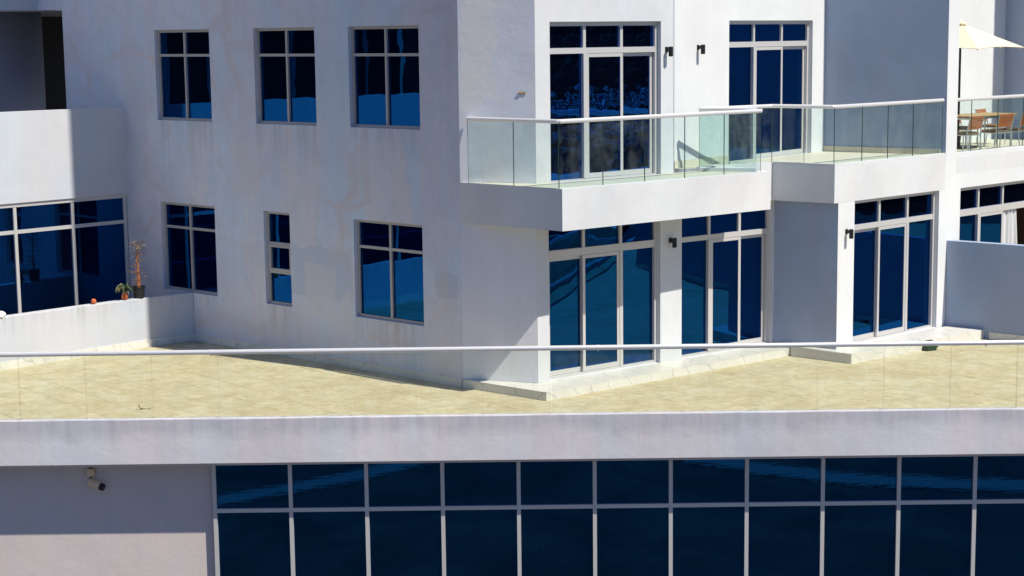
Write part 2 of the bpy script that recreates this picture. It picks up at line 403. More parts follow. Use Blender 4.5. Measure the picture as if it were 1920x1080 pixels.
def wall(name, p0, p1, z0, z1, th, ops, material, parent, label=None, x0=0.0, x1=None, sub=None):
    """wall with openings (s0,s1,za,zb); only boundary faces are emitted"""
    mw, L = linemat(p0, p1)
    if x1 is None: x1 = L
    xs = sorted({x0, x1, *[max(x0, min(x1, v)) for o in ops for v in o[:2]]})
    zs = sorted({z0, z1, *[max(z0, min(z1, v)) for o in ops for v in o[2:]]})
    def solid(i, j):
        if i < 0 or j < 0 or i >= len(xs)-1 or j >= len(zs)-1: return False
        cx = (xs[i]+xs[i+1])/2; cz = (zs[j]+zs[j+1])/2
        return not any(o[0] < cx < o[1] and o[2] < cz < o[3] for o in ops)
    b = MB(); idx = {}
    def vid(i, k, j):
        key = (i, k, j)
        if key not in idx: idx[key] = len(b.v); b.v.append((xs[i], th*k, zs[j]))
        return idx[key]
    for i in range(len(xs)-1):
        for j in range(len(zs)-1):
            if not solid(i, j): continue
            b.f.append((vid(i, 0, j), vid(i+1, 0, j), vid(i+1, 0, j+1), vid(i, 0, j+1)))
            b.f.append((vid(i+1, 1, j), vid(i, 1, j), vid(i, 1, j+1), vid(i+1, 1, j+1)))
            if not solid(i-1, j): b.f.append((vid(i, 1, j), vid(i, 0, j), vid(i, 0, j+1), vid(i, 1, j+1)))
            if not solid(i+1, j): b.f.append((vid(i+1, 0, j), vid(i+1, 1, j), vid(i+1, 1, j+1), vid(i+1, 0, j+1)))
            if not solid(i, j-1): b.f.append((vid(i, 1, j), vid(i+1, 1, j), vid(i+1, 0, j), vid(i, 0, j)))
            if not solid(i, j+1): b.f.append((vid(i, 0, j+1), vid(i+1, 0, j+1), vid(i+1, 1, j+1), vid(i, 1, j+1)))
    b.m = [0]*len(b.f)
    o = b.build(name, material, parent, mw)
    if label: o['label'] = label
    return o, mw

# ------------------------------------------------------------------ plan points
A_D = dirv(-47.50)            # along the shaded facade, away from the corner
B_D = dirv(50.49)
N_B = Vector((-B_D.y, B_D.x))
c1 = Vector((-.889, 30.609))
w0 = Vector((.416, 29.861))
wP = Vector((.441, 30.125)); w1 = Vector((5.11, 33.73))
WD = (w1-wP).normalized(); WN = Vector((-WD.y, WD.x))
A_L = 15.6
a_left = c1 + A_D*A_L
def As(s): return A_L - s       # distance from the corner -> local x
J_P1 = c1 + A_D*9.93
P1_D = dirv(44.1)
o3 = Vector((6.191, 32.864)); B3_D = dirv(46.2); N_3 = Vector((-B3_D.y, B3_D.x))
E_ = Vector((3.075, 32.74)); e0 = o3 + B3_D*3.66
C2 = Vector((6.64, 36.99))
TOP = 22.0

bld = empty('apartment_building', (0, 0, 0), 0, 'grey and white rendered apartment block with blue glazing above a glazed podium', 'building')

# ------------------------------------------------------------------ glazing builders
PANE = {}
def pane(mw, x0, x1, z0, z1, y, parent, material=None, name='pane'):
    b = MB(); b.box(0, x1-x0, 0, .012, 0, z1-z0)
    return b.build(name, material or m_glass, parent, mw @ Matrix.Translation((x0, y, z0)))
def room(mw, x0, x1, z0, z1, y, depth=1.3, material=None):
    b = MB(); a, c, e, f = x0-.25, x1+.25, z0-.2, z1+.2
    b.box(max(a, x0-.04), c-.2, y, y+depth, e, f, skip=('f',))
    b.f = [tuple(reversed(q)) for q in b.f]
    return b.build('room_interior', material or m_room, bld, mw)

def window(mw, s0, s1, z0, z1, rec=.075, colx=(.5,), rowz=(), bar=.062, gm=None, rm=True, label=None, sash_row=None):
    """part: outer frame; sub-parts: glazing bars and panes"""
    d = .07; w = s1-s0; h = z1-z0
    M = mw @ Matrix.Translation((s0, rec, z0))
    b = MB()
    b.box(0, bar, 0, d, 0, h); b.box(w-bar, w, 0, d, 0, h)
    b.box(bar, w-bar, 0, d, 0, bar*.9); b.box(bar, w-bar, 0, d, h-bar*.9, h)
    o = b.build('window', m_alu_win, bld, M)
    if label: o['label'] = label
    xs = [bar]+[w*c for c in colx]+[w-bar]
    zs = [bar*.9]+[z-z0 for z in rowz]+[h-bar*.9]
    hb = bar/2*.85
    for r in rowz:
        g = MB(); g.box(bar, w-bar, -.004, d-.006, r-z0-hb, r-z0+hb); g.build('transom', m_alu_win, o, M)
    for c in colx:
        g = MB(); g.box(w*c-hb, w*c+hb, -.007, d-.003, bar*.9, h-bar*.9); g.build('mullion', m_alu_win, o, M)
    for i in range(len(xs)-1):
        for j in range(len(zs)-1):
            a = xs[i]+(hb if i else 0); e = xs[i+1]-(hb if i < len(xs)-2 else 0)
            q = zs[j]+(hb if j else 0); t = zs[j+1]-(hb if j < len(zs)-2 else 0)
            if sash_row == j:
                f = MB(); k = .05
                f.box(a, a+k, -.016, .03, q, t); f.box(e-k, e, -.016, .03, q, t); f.box(a+k, e-k, -.016, .03, q, q+k); f.box(a+k, e-k, -.016, .03, t-k, t)
                f.build('sash', m_alu_win, o, M); a += k; e -= k; q += k; t -= k
            pane(M, a-.004, e+.004, q-.004, t+.004, .034+random.uniform(-.002, .002), o, gm)
    if rm: room(mw, s0, s1, z0, z1, rec+.09)
    return o

def sliding_door(mw, s0, s1, z0, z1, zt0, zt1, bays=(1/3, 2/3), rec=.09, front=1, rear=2, gm=None, rm=True, label=None, open_bay=None, handle=False):
    """aluminium door set: fixed toplights, one fixed leaf, a front sash and a rear sash on their own tracks"""
    w = s1-s0; h = z1-z0; M = mw @ Matrix.Translation((s0, rec, z0)); f = .065; D = .13
    b = MB()
    b.box(0, f, 0, D, 0, h); b.box(w-f, w, 0, D, 0, h)
    b.box(f, w-f, 0, D, h-f*1.15, h); b.box(f, w-f, 0, D, 0, .045)
    b.box(f, w-f, .002, D-.002, zt0-z0, zt1-z0)
    o = b.build('sliding_door', m_alu, bld, M)
    if label: o['label'] = label
    e = [0]+[w*c for c in bays]+[w]; hb = .03
    for i in (1, 2):       # toplight bars
        g = MB(); g.box(e[i]-hb, e[i]+hb, .006, .075, zt1-z0, h-f*1.15); g.build('toplight_bar', m_alu, o, M)
    for i in range(3):
        a = e[i]+(hb if i else f); q = e[i+1]-(hb if i < 2 else f)
        pane(M, a-.003, q+.003, zt1-z0-.003, h-f*1.15+.003, .05+random.uniform(-.002, .002), o, gm)
    fixed = [i for i in range(3) if i not in (front, rear)][0]
    # heavy post between fixed leaf and front sash
    for i in range(3):
        if i == open_bay: continue
        a, q = e[i], e[i+1]
        if i == fixed:
            a += f if i == 0 else .035; q -= f if i == 2 else .035
            pane(M, a-.003, q+.003, .045, zt0-z0+.003, .06, o, gm)
            px = e[1] if fixed == 0 else e[2]
            g = MB(); g.box(px-.035, px+.035, -.008, .10, .045, zt0-z0); g.build('mullion', m_alu, o, M)
        else:
            yy = .004 if i == front else .062
            a += (.035 if (i-1 == fixed) else (f if i == 0 else (-.035 if i != front else -.03)))
            q -= (.035 if (i+1 == fixed) else (f if i == 2 else (-.035 if i != front else -.03)))
            if i == rear: a += .01; q -= .01
            k = .06; g = MB(); z_0, z_1 = .05, zt0-z0-.006
            g.box(a, a+k, yy, yy+.045, z_0, z_1); g.box(q-k, q, yy, yy+.045, z_0, z_1)
            g.box(a+k, q-k, yy, yy+.045, z_0, z_0+.085); g.box(a+k, q-k, yy, yy+.045, z_1-k, z_1)
            g.build('sash', m_alu, o, M)
            pane(M, a+k-.003, q-k+.003, z_0+.085-.003, z_1-k+.003, yy+.016, o, gm)
    if rm: room(mw, s0, s1, z0, z1, rec+.15)
    return o

# ------------------------------------------------------------------ terrace and ground
ground_v = [(-400, -300, -5.0), (500, -300, -5.0), (500, 500, -5.0), (-400, 500, -5.0)]
g_o = mesh_obj('ground', ground_v, [(0, 1, 2, 3)], m_paving, kind='structure')

def clip(poly, a, b, c):       # keep a*x+b*y>=c
    out = []
    for i in range(len(poly)):
        p, q = poly[i], poly[(i+1) % len(poly)]
        fp, fq = a*p[0]+b*p[1]-c, a*q[0]+b*q[1]-c
        if fp >= 0: out.append(p)
        if fp*fq < 0:
            t = fp/(fp-fq); out.append((p[0]+t*(q[0]-p[0]), p[1]+t*(q[1]-p[1])))
    return out

floor_b = MB()
floor_b.box(-24, 30, 27.862, 50, -.62, -.006)
terrace = floor_b.build('terrace_floor', m_grout, None, kind='structure')

# tiles laid square to the sunlit wing
T = .60; GAP = .0025
td = dirv(50.49); tn = Vector((-td.y, td.x))
full = MB(); full.bevbox(GAP, T-GAP, GAP, T-GAP, -.012, 0.0, .0022)
full_me = None
def in_poly(p, poly):
    c = False; j = len(poly)-1
    for i in range(len(poly)):
        if (poly[i][1] > p[1]) != (poly[j][1] > p[1]) and p[0] < (poly[j][0]-poly[i][0])*(p[1]-poly[i][1])/(poly[j][1]-poly[i][1])+poly[i][0]: c = not c
        j = i
    return c
VIEW = [(-10.4, 27.6), (-10.2, 33.0), (-6.6, 36.2), (-.9, 30.9), (.5, 29.7), (5.3, 33.6), (6.3, 32.7), (9.7, 35.3), (11.9, 33.4), (12.0, 27.6)]
ALL = [(-20, 27.6), (-16, 31), (-6.4, 36.4), (-.9, 31.2), (.5, 29.9), (5.3, 33.9), (6.3, 33.0), (9.4, 35.6), (16.3, 29.3), (26, 27.6)]
c1T = Vector((c1.x, c1.y))
tiles = []; others = []
for i in range(-60, 60):
    for j in range(-60, 60):
        p = w0 + td*(i*T+.17) + tn*(j*T+.31)
        ctr = p + td*T/2 + tn*T/2
        if ctr.y < 27.4 or ctr.y > 37 or ctr.x < -20 or ctr.x > 26: continue
        cs = [p, p+td*T, p+td*T+tn*T, p+tn*T]
        if max(q.y for q in cs) < 27.9: continue
        view = any(in_poly(q, VIEW) for q in cs+[ctr]); al = any(in_poly(q, ALL) for q in cs+[ctr])
        if view and len(tiles) < 296: tiles.append((i, j, p, cs))
        elif al or view: others.append((i, j, p, cs))
stuff = MB()
tmw = lambda p, dz: Matrix(((td.x, tn.x, 0, p.x), (td.y, tn.y, 0, p.y), (0, 0, 1, dz), (0, 0, 0, 1)))
for i, j, p, cs in tiles:
    dz = random.uniform(-.0012, .0008)
    if min(q.y for q in cs) > 27.872:
        if full_me is None:
            o = full.build('tile', m_tile, terrace, tmw(p, dz)); full_me = o.data
        else:
            o = bpy.data.objects.new('tile', full_me); C.objects.link(o); o.parent = terrace; o.matrix_basis = tmw(p, dz)
    else:
        q = [(a.x, a.y) for a in (p+td*GAP+tn*GAP, p+td*(T-GAP)+tn*GAP, p+td*(T-GAP)+tn*(T-GAP), p+td*GAP+tn*(T-GAP))]
        q = clip(q, 0, 1, 27.868)
        if len(q) < 3: continue
        b = MB(); b.prism(q, -.012, dz); b.build('tile', m_tile, terrace)
for i, j, p, cs in others:
    q = [(a.x, a.y) for a in (p+td*GAP+tn*GAP, p+td*(T-GAP)+tn*GAP, p+td*(T-GAP)+tn*(T-GAP), p+td*GAP+tn*(T-GAP))]
    q = clip(q, 0, 1, 27.868)
    if len(q) >= 3: stuff.prism(q, -.012, random.uniform(-.0012, .0008))
if stuff.v: stuff.build('tile', m_tile, terrace, kind='stuff')

# ------------------------------------------------------------------ podium storey
fb = MB()
# coping edge kept slightly irregular, as trowelled
n = 150; xs = [-24+54*i/n for i in range(n+1)]
for a, b_ in zip(xs[:-1], xs[1:]):
    pass
vs = []; fs = []
for i, x in enumerate(xs):
    jy = random.uniform(-.006, .004); jz = random.uniform(-.004, .004)
    vs += [(x, 27.74, -.633), (x, 27.74+random.uniform(-.0015, .0015), .100+jz), (x, 27.752+jy, .116), (x, 27.85, .12), (x, 27.861, .112), (x, 27.861, -.633)]
for i in range(n):
    for k in range(6):
        a = i*6+k; b_ = i*6+(k+1) % 6
        fs.append((a, a+6, b_+6, b_))
mesh_obj('fascia', vs, fs, m_fascia, bld)
sb = MB(); sb.box(-24, 30, 27.863, 36, -.70, -.624); sb.build('podium_soffit', m_podium, bld)
wall('podium_wall', (-24, 28.28), (-5.015, 28.28), -5, -.70, .25, [], m_podium, bld)
CWX = [-4.980+1.2626*i for i in range(0, 18)]
cw = MB(); cw.box(-5.01, 17, 28.22, 28.26, -5, -4.9)
cw_o = cw.build('curtain_wall', m_alu, bld)
for i, x in enumerate(CWX):
    g = MB(); g.box(x-.032, x+.032, 28.17, 28.31, -4.9, -.634); g.build('mullion', m_alu, cw_o)
for i in range(len(CWX)-1):
    for (za, zb) in ((-1.587, -1.520), (-4.2, -4.13)):
        g = MB(); g.box(CWX[i]+.032, CWX[i+1]-.032, 28.174, 28.29, za, zb); g.build('transom', m_alu, cw_o)
    for (za, zb) in ((-1.520, -.63), (-4.13, -1.587), (-4.9, -4.2)):
        b = MB(); b.box(0, CWX[i+1]-CWX[i]-.06, 0, .012, 0, zb-za)
        tilt = Matrix.Rotation(random.uniform(-.004, .004), 4, 'Z') @ Matrix.Rotation(random.uniform(-.004, .004), 4, 'X')
        b.build('pane', m_glass_cw, cw_o, Matrix.Translation((CWX[i]+.03, 28.23, za)) @ tilt)
b = MB(); b.box(-4.95, 16.4, 28.36, 31, -5, -.71, skip=('f',)); b.f = [tuple(reversed(q)) for q in b.f]
b.build('room_interior', m_room, bld)

# ------------------------------------------------------------------ shaded facade with its six windows
Wup = [(6.94, 8.76), (3.76, 5.55), (.97, 2.82)]
Wlo = [(6.965, 8.785), (4.635, 5.42), (.97, 2.80)]
ops = [(As(b), As(a), 4.56, 6.413) for a, b in Wup]+[(As(b), As(a), 1.0, 2.85) for a, b in Wlo]
ops.append((As(13.02), As(12.09), -1, 6.9)); ops.append((-1, As(13.02), -1, 6.9))
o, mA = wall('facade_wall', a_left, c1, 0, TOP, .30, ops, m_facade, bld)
lab = ['upper floor window nearest the left wing', 'middle upper floor window', 'upper floor window nearest the corner']
for (a, b), gm in zip(Wup, (m_glass, m_glass, m_glass)):
    window(mA, As(b), As(a), 4.56, 6.413, colx=(.5,), rowz=(5.893,), gm=gm)
for k, (a, b) in enumerate(Wlo):
    if k == 1: window(mA, As(b), As(a), 1.0, 2.85, colx=(), rowz=(1.645, 2.215), bar=.06, sash_row=1, label='narrow three-light window')
    else: window(mA, As(b), As(a), 1.0, 2.85, colx=(.5,), rowz=(2.335,))
# baseboard tiles along the shaded facade
def baseboard(p0, p1, h=.15, th=.018, tl=.6, z=0.0, host=None, start=0.0, mt=None):
    mw, L = linemat(p0, p1, z)
    host = host or MBhost
    x = start
    while x < L-.01:
        e = min(x+tl, L); b = MB(); b.box(x+.0015, e-.0015, -th+random.uniform(-.001, .001), 0.004, .0, h+random.uniform(-.0015, .0015))
        b.build('marble_tile', mt or m_marble, host, mw); x = e
bb = MB(); bb.box(As(7.79), As(.02), -.008, .003, 0, .14)
MBhost = bb.build('baseboard', m_marble, bld, mA)
baseboard(c1+A_D*7.79, c1+A_D*.03)

# ------------------------------------------------------------------ left wing
P1L = 13.0
p1_left = J_P1 - P1_D*P1L
o, mP1 = wall('parapet', p1_left, J_P1, 2.958, 4.806, .2, [], m_parapet, bld)
# balcony slab behind the parapet and its back wall
bw_r = c1 + A_D*15.2 + P1_D*3.0; bw_l = bw_r - P1_D*18
nPc = Vector((-P1_D.y, P1_D.x)); t0 = c1 + A_D*15.2 + P1_D*.15
arc = [bw_l] + [t0 + P1_D*(2.3*math.sin(a)) + nPc*(2.3*(1-math.cos(a))) for a in [math.radians(v) for v in range(0, 91, 10)]] + [t0+P1_D*2.3+nPc*5.0]
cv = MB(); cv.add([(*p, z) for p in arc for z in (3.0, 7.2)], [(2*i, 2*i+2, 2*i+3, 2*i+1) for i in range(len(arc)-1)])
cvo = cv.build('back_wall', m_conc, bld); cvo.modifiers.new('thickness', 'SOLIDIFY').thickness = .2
far_ = t0+nPc*7.0
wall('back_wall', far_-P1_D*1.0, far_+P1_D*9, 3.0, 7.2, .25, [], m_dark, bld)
for p_ in cvo.data.polygons: p_.use_smooth = True
inn = V2((P1_D.x, P1_D.y)); nP = Vector((-P1_D.y, P1_D.x))
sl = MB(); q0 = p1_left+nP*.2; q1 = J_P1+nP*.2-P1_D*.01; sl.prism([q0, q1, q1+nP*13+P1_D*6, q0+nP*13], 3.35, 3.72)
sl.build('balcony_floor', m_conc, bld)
# unseen black glazing, added to darken the recess mirrored in the facade windows
mg, Lg = linemat(bw_l, t0)
x = .2
while x < Lg-3.2:
    g = MB(); g.box(x, x+.06, -.05, -.002, 3.73, 6.7); g.box(x+1.34, x+1.40, -.05, -.002, 3.73, 6.7); g.box(x+.06, x+1.34, -.05, -.002, 6.64, 6.7); g.box(x+.06, x+1.34, -.05, -.002, 3.73, 3.80)
    o = g.build('window', m_alu_win, bld, mg); pane(mg, x+.055, x+1.345, 3.79, 6.65, -.03, o, m_black); x += 1.42
# next storey's parapet, set further back, and the slab under it
q = c1+A_D*13.03
wall('parapet', q-P1_D*P1L, q, 6.902, TOP, .2, [], m_parapet, bld)
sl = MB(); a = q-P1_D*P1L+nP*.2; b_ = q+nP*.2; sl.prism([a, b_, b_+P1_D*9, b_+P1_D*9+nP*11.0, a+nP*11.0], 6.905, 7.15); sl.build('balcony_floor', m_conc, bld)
qq = c1+A_D*12.09
nA = Vector((-A_D.y, A_D.x))*-1
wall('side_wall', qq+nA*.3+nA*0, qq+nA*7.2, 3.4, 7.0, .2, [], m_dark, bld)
# window wall under the parapet
wz0, wz1 = .10, 2.958
mw, L = linemat(p1_left, J_P1)
mullx = [L-.06, L-1.345, L-2.69, L-4.03, L-5.37, L-6.7, L-8.0, L-9.3, L-10.6, L-11.9]
M = mw @ Matrix.Translation((0, .045, 0))
b = MB(); b.box(0, L-.002, -.012, .07, wz1-.085, wz1-.004); b.box(0, L-.002, 0, .07, wz0-.1, wz0+.06)
ww = b.build('window', m_alu, bld, M); ww['label'] = 'long window band of the left wing'
for x in mullx:
    g = MB(); g.box(x-.035, x+.035, -.006, .07, wz0+.06, wz1-.085); g.build('mullion', m_alu, ww, M)
prev = L
for i in range(len(mullx)-1):
    g = MB(); g.box(mullx[i+1]+.035, mullx[i]-.035, -.002, .06, 2.325, 2.40); g.build('transom', m_alu, ww, M)
    for za, zb in ((wz0+.055, 2.328), (2.397, wz1-.083)):
        pane(M, mullx[i+1]+.032, mullx[i]-.032, za, zb, .03, ww)
rb = MB(); rb.box(L-12.5, L+.6, .14, 2.6, 0, 3.3, skip=('f',)); rb.f = [tuple(reversed(q)) for q in rb.f]; rb.build('room_interior', m_room, bld, mw)
def drape(name, mw, x0, x1, z0, z1, y, folds, amp, material, parent, flare=0.0, seed=1):
    rnd = random.Random(seed); nx = folds*8; nz = 10; vs = []; fs = []
    ph = [rnd.uniform(-.8, .8) for _ in range(folds+2)]
    for j in range(nz+1):
        t = j/nz; z = z1+(z0-z1)*t
        for i in range(nx+1):
            u = i/nx; x = x0+(x1-x0)*(u+(flare*t*(u-.5)))
            k = u*folds; a = amp*(.45+.55*t)
            vs.append((x+.02*math.sin(k*3.1+t*2), y+a*math.sin(k*2*math.pi+ph[int(k)]*t)+.3*a*math.sin(k*11+t*3), z))
    for j in range(nz):
        for i in range(nx): p = j*(nx+1)+i; fs.append((p, p+1, p+nx+2, p+nx+1))
    return mesh_obj(name, vs, fs, material, parent, mw, smooth=True)
drape('curtain', mw, L-2.62, L-1.75, .25, 2.85, .34, 6, .045, m_drape, bld, seed=3)
drape('curtain', mw, L-4.6, L-3.15, .25, 2.55, .42, 8, .045, m_drape, bld, seed=4)
drape('curtain', mw, L-1.0, L-.25, .25, 2.85, .9, 5, .045, m_drape, bld, seed=6)

# terrace parapet wall in front of it
pts = [Vector(p) for p in ((-14.6, 27.6), (-13.0, 29.4), (-11.3, 31.2), (-9.80, 32.76), (-8.36, 34.27), (-7.52, 35.10), (-6.63, 35.86))]
pts[0] = Vector((-14.7, 27.9))
pr = empty('parapet_wall', (-9.8, 32.8, 0), 0, 'low rendered parapet wall closing the left end of the terrace, sunlit and partly in shadow', 'parapet wall')
vs = []; fs = []
for i, p in enumerate(pts):
    d = (pts[min(i+1, len(pts)-1)]-pts[max(i-1, 0)]).normalized(); nn = Vector((-d.y, d.x))
    s_ = [0]
    for (off, z) in ((0, 0), (0, 1.0), (.008, 1.012), (.19, 1.012), (.2, 1.0), (.2, 0)):
        w = p+nn*off; vs.append((w.x, w.y, z))
for i in range(len(pts)-1):
    for k in range(6):
        a = i*6+k; b_ = i*6+(k+1) % 6; fs.append((a, a+6, b_+6, b_))
fs += [tuple(range(5, -1, -1)), tuple(6*(len(pts)-1)+k for k in range(6))]
MP2, _ = linemat(pts[0], pts[-1])
inv = MP2.inverted(); vs = [tuple(inv @ Vector(v)) for v in vs]
mesh_obj('wall', vs, fs, m_parapet2, pr, MP2)
bbh = MB(); mwl, Ll = linemat(pts[3], pts[-1]); bbh.box(.3, .9, -.009, -.003, .0, .13)
host = bbh.build('baseboard', m_marble, pr, mwl)
for i in range(1, len(pts)-1): baseboard(pts[i], pts[i+1], host=host)

# ------------------------------------------------------------------ corner and sunlit wing
mwc, Lc = linemat(c1, wP); inv = mwc.inverted()
pl = [(inv @ Vector((p[0], p[1], 0))).to_2d() for p in (c1, wP, wP+WN*.28, c1+V2((.25, .30)))]
b = MB(); b.prism([tuple(p) for p in pl], 0, TOP); b.build('corner_wall', m_panel, bld, mwc)
opsB = [(.327, 2.92, 3.64, 6.437), (3.228, 9, 3.6, 30), (.264, 2.905, .155, 2.93), (3.445, 5.86, .155, 2.93)]
o, mB = wall('sunlit_wall', wP, w1, 0, TOP, .28, opsB, m_white2, bld, x0=.0015)
sliding_door(mB, .327, 2.92, 3.64, 6.437, 5.885, 5.985, front=1, rear=2, gm=m_glass_wavy)
sliding_door(mB, .264, 2.905, .155, 2.93, 2.32, 2.455, front=1, rear=0)
sliding_door(mB, 3.445, 5.86, .155, 2.93, 2.345, 2.44, front=1, rear=2)
# reveal wall and set back wall of the upper floor
pB = wP+WD*3.228+WN*.281
wall('return_wall', pB, E_+V2((-.03, .02)), 3.6, TOP, .2, [], m_white, bld)
o, mW2 = wall('set_back_wall', E_, C2, 3.55, TOP, .25, [(1.86, 5.03, 3.66, 6.45)], m_white, bld)
sliding_door(mW2, 1.86, 5.03, 3.66, 6.45, 5.93, 6.035, front=1, rear=2)
# return walls in shade
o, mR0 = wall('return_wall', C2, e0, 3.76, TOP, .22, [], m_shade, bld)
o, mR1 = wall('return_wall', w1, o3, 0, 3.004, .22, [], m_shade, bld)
# far wing
B3L = 12.0
ops3 = [(.53, 3.455, .19, 3.01), (4.245, 9.2, .8, 2.995), (-1, 3.66, 3.60, 20), (4.06, 30, 3.55, 20)]
o, mB3 = wall('sunlit_wall', o3, o3+B3_D*B3L, 0, TOP, .28, ops3, m_white, bld)
sliding_door(mB3, .53, 3.455, .19, 3.01, 2.42, 2.52, front=1, rear=0)
sliding_door(mB3, 4.245, 9.2, .8, 2.995, 2.385, 2.52, bays=(.175, .37), front=1, rear=2, open_bay=2, rm=False)
rb = MB(); rb.box(4.0, 9.4, .24, 3.2, .5, 3.2, skip=('f',)); rb.f = [tuple(reversed(q)) for q in rb.f]
rb.build('room_interior', simple('brown_room', (.16, .10, .06), .9), bld, mB3)
drape('curtain', mB3, 6.02, 6.72, .85, 2.40, .16, 5, .05, m_curtain, bld, flare=.35, seed=9)
drape('curtain', mB3, 4.4, 5.2, .85, 2.95, .6, 5, .05, m_drape, bld, seed=12)

# balcony slabs
b0 = Vector((.856, 29.010)); b1 = b0 + B_D*5.14
def Bp(s, off): return wP+WD*s+WN*off
def slab(name, poly, z0, z1, material, kerb=None):
    b = MB(); b.prism([tuple(p) for p in poly], z0, z1); return b.build(name, material, bld)
# origin-local so the render texture runs along the front edge
def slab_local(name, poly, z0, z1, material, p0, p1):
    mw, _ = linemat(p0, p1); inv = mw.inverted()
    pl = [(inv @ Vector((p[0], p[1], 0))).to_2d() for p in poly]
    b = MB(); b.prism([tuple(p) for p in pl], z0, z1); return b.build(name, material, bld, mw)
slab_local('balcony_slab', [c1+V2((.004, -.006)), b0, b1, Bp(4.75, -.004), wP+V2((.0, -.006))], 2.958, 3.668, m_slabp, b0, b1)
J1 = Vector((5.045, 33.57)); s2 = o3 - B3_D*.13; K = Vector((3.55, 32.52))
slab_local('balcony_slab', [K, J1, s2+N_3*0, o3+N_3*-.002+B3_D*.0, o3+B3_D*3.66+N_3*-.002, e0+N_3*.25, C2+N_3*.1, E_+N_3*.1], 3.004, 3.70, m_slabp, o3, e0)
# front band above the doors of the far wing is the wall itself; kerb of the raised balcony
kb = MB(); kb.prism([K, J1, J1+N_B*.12, K+N_B*.12], 3.70, 3.745); kb.prism([J1+V2((.005, 0)), s2, s2+B3_D*.12, J1+B_D*.13+V2((.01, .0))], 3.7002, 3.7452)
kb.prism([s2+B3_D*.121, e0-B3_D*.01, e0-B3_D*.01+N_3*.12, s2+B3_D*.121+N_3*.12], 3.7004, 3.7454)
kb.build('balcony_kerb', m_slabp, bld)
fp = MB(); fp.prism([wP+V2((0, -.01)), c1+V2((.10, -.05)), b0+N_B*.16, b1+N_B*.16, Bp(4.75, -.008)], 3.668, 3.672)
fp.build('balcony_paving', m_balc, bld)
fp = MB(); fp.prism([K+N_B*.125, J1+N_B*.13, s2+B3_D*.16+N_3*.05, s2+B3_D*.2+N_3*.13, e0-B3_D*.02+N_3*.13, C2-V2((.01, .02)), E_+V2((.01, .0))], 3.7003, 3.706)
fp.build('balcony_paving', m_balc, bld)
# stone upstands at the foot of the upper walls
bb = MB(); bb.box(.0, 1.84, -.018, -.002, 0, .14); h2 = bb.build('baseboard', m_balc, bld, linemat(E_, C2, 3.702)[0])
bb = MB(); bb.box(.0, 2.6, -.018, -.002, 0, .12); bb.build('baseboard', m_balc, bld, linemat(C2, e0, 3.704)[0])
# divider kerb between the two balconies
R1e = b0 + B_D*4.93 + N_B*.06
kd = MB(); dd = (K-R1e).normalized(); dn = Vector((dd.y, -dd.x))
kd.prism([R1e+dd*.05, K, K-dn*.14, R1e+dd*.05-dn*.14], 3.672, 3.74); kd.build('balcony_kerb', m_slabp, bld)

# marble plinths under the door sets
c2 = Vector((.566, 29.330)); c3 = Vector((5.356, 33.282)); c4 = Vector((6.385, 32.370)); c5 = Vector((9.60, 34.93))
def plinth(poly, h, fronts, label):
    b = MB(); b.prism([tuple(p) for p in poly], 0, h-.012); o = b.build('plinth', m_marble, bld)
    t = MB(); cen = sum(poly, Vector((0, 0)))/len(poly)
    for (p, q) in fronts:
        mw, L = linemat(p, q); x = 0; tl = 1.2
        while x < L-.01:
            e = min(x+tl, L)
            g = MB(); g.box(x+.001, e-.001, -.0025, .006, 0, h-.012); g.build('marble_slab', m_marble, o, mw)
            x = e
    g = MB()
    pl = []
    n = len(poly)
    cap = [tuple(p) for p in poly]
    g.prism(cap, h-.0115, h); g.build('marble_slab', m_marble, o)
    return o
plinth([c1+V2((.0, -.05)), c2, c3, Bp(5.85, -.004), wP+V2((.0, -.006)), c1+V2((.02, -.012))], .15, [(c1+V2((.02, -.06)), c2), (c2, c3)], '')
plinth([c4, c5, c5+V2((-.62, .50)), o3+B3_D*.02-N_3*.003, o3-B3_D*.02+V2((-.9, .69)), c3+V2((.10, -.08))], .19, [(c3+V2((.03, -.04)), c4), (c4, c5)], '')

# partition wall between terraces, right
P3a = o3+B3_D*3.765; P3d = dirv(129.5); P3L = 10.2
pw = empty('partition_wall', (P3a.x, P3a.y, 0), 0, 'tall blue-grey rendered partition wall in shade at the right end of the terrace', 'wall')
mwp, _ = linemat(P3a, P3a+P3d)
b = MB(); b.bevbox(.004, P3L, 0, .18, 0, 1.955, .006)
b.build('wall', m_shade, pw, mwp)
bh = MB(); bh.box(.0, .5, -.008, -.002, .0, .14); hb_ = bh.build('baseboard', m_marble, pw, mwp @ Matrix.Translation((1.0, 0, 0)))
baseboard(P3a+P3d*.98, P3a+P3d*P3L, host=hb_)

# small beige box and recessed rooms at the far balcony
bk = o3+B3_D*4.06
far0 = bk+N_3*2.6; far1 = far0+B3_D*6.18
wall('back_wall', far0, far1, 3.6, TOP, .2, [], m_white, bld)
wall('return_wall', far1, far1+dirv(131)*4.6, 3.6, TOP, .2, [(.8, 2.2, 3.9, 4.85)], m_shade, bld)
mfr, _ = linemat(far1, far1+dirv(131))
window(mfr, .8, 2.2, 3.9, 4.85, colx=(.5,), rowz=())
wall('return_wall', bk+N_3*.281, far0+N_3*.0, 3.6, TOP, .2, [], m_white, bld)
fl = MB(); fl.prism([bk-N_3*.001+B3_D*.0, bk+B3_D*8-N_3*.001, bk+B3_D*8+N_3*5, bk+N_3*5-B3_D*.2], 3.30, 3.634); fl.build('balcony_floor', m_slabp, bld)
fp = MB(); fp.prism([bk+N_3*.13+B3_D*.01, bk+B3_D*8+N_3*.13, bk+B3_D*8+N_3*3.2, bk+N_3*3.2+B3_D*.01], 3.635, 3.642); fp.build('balcony_paving', m_balc, bld)
wall('balcony_edge', bk, bk+B3_D*8, 3.55, 3.735, .12, [], m_white, bld)

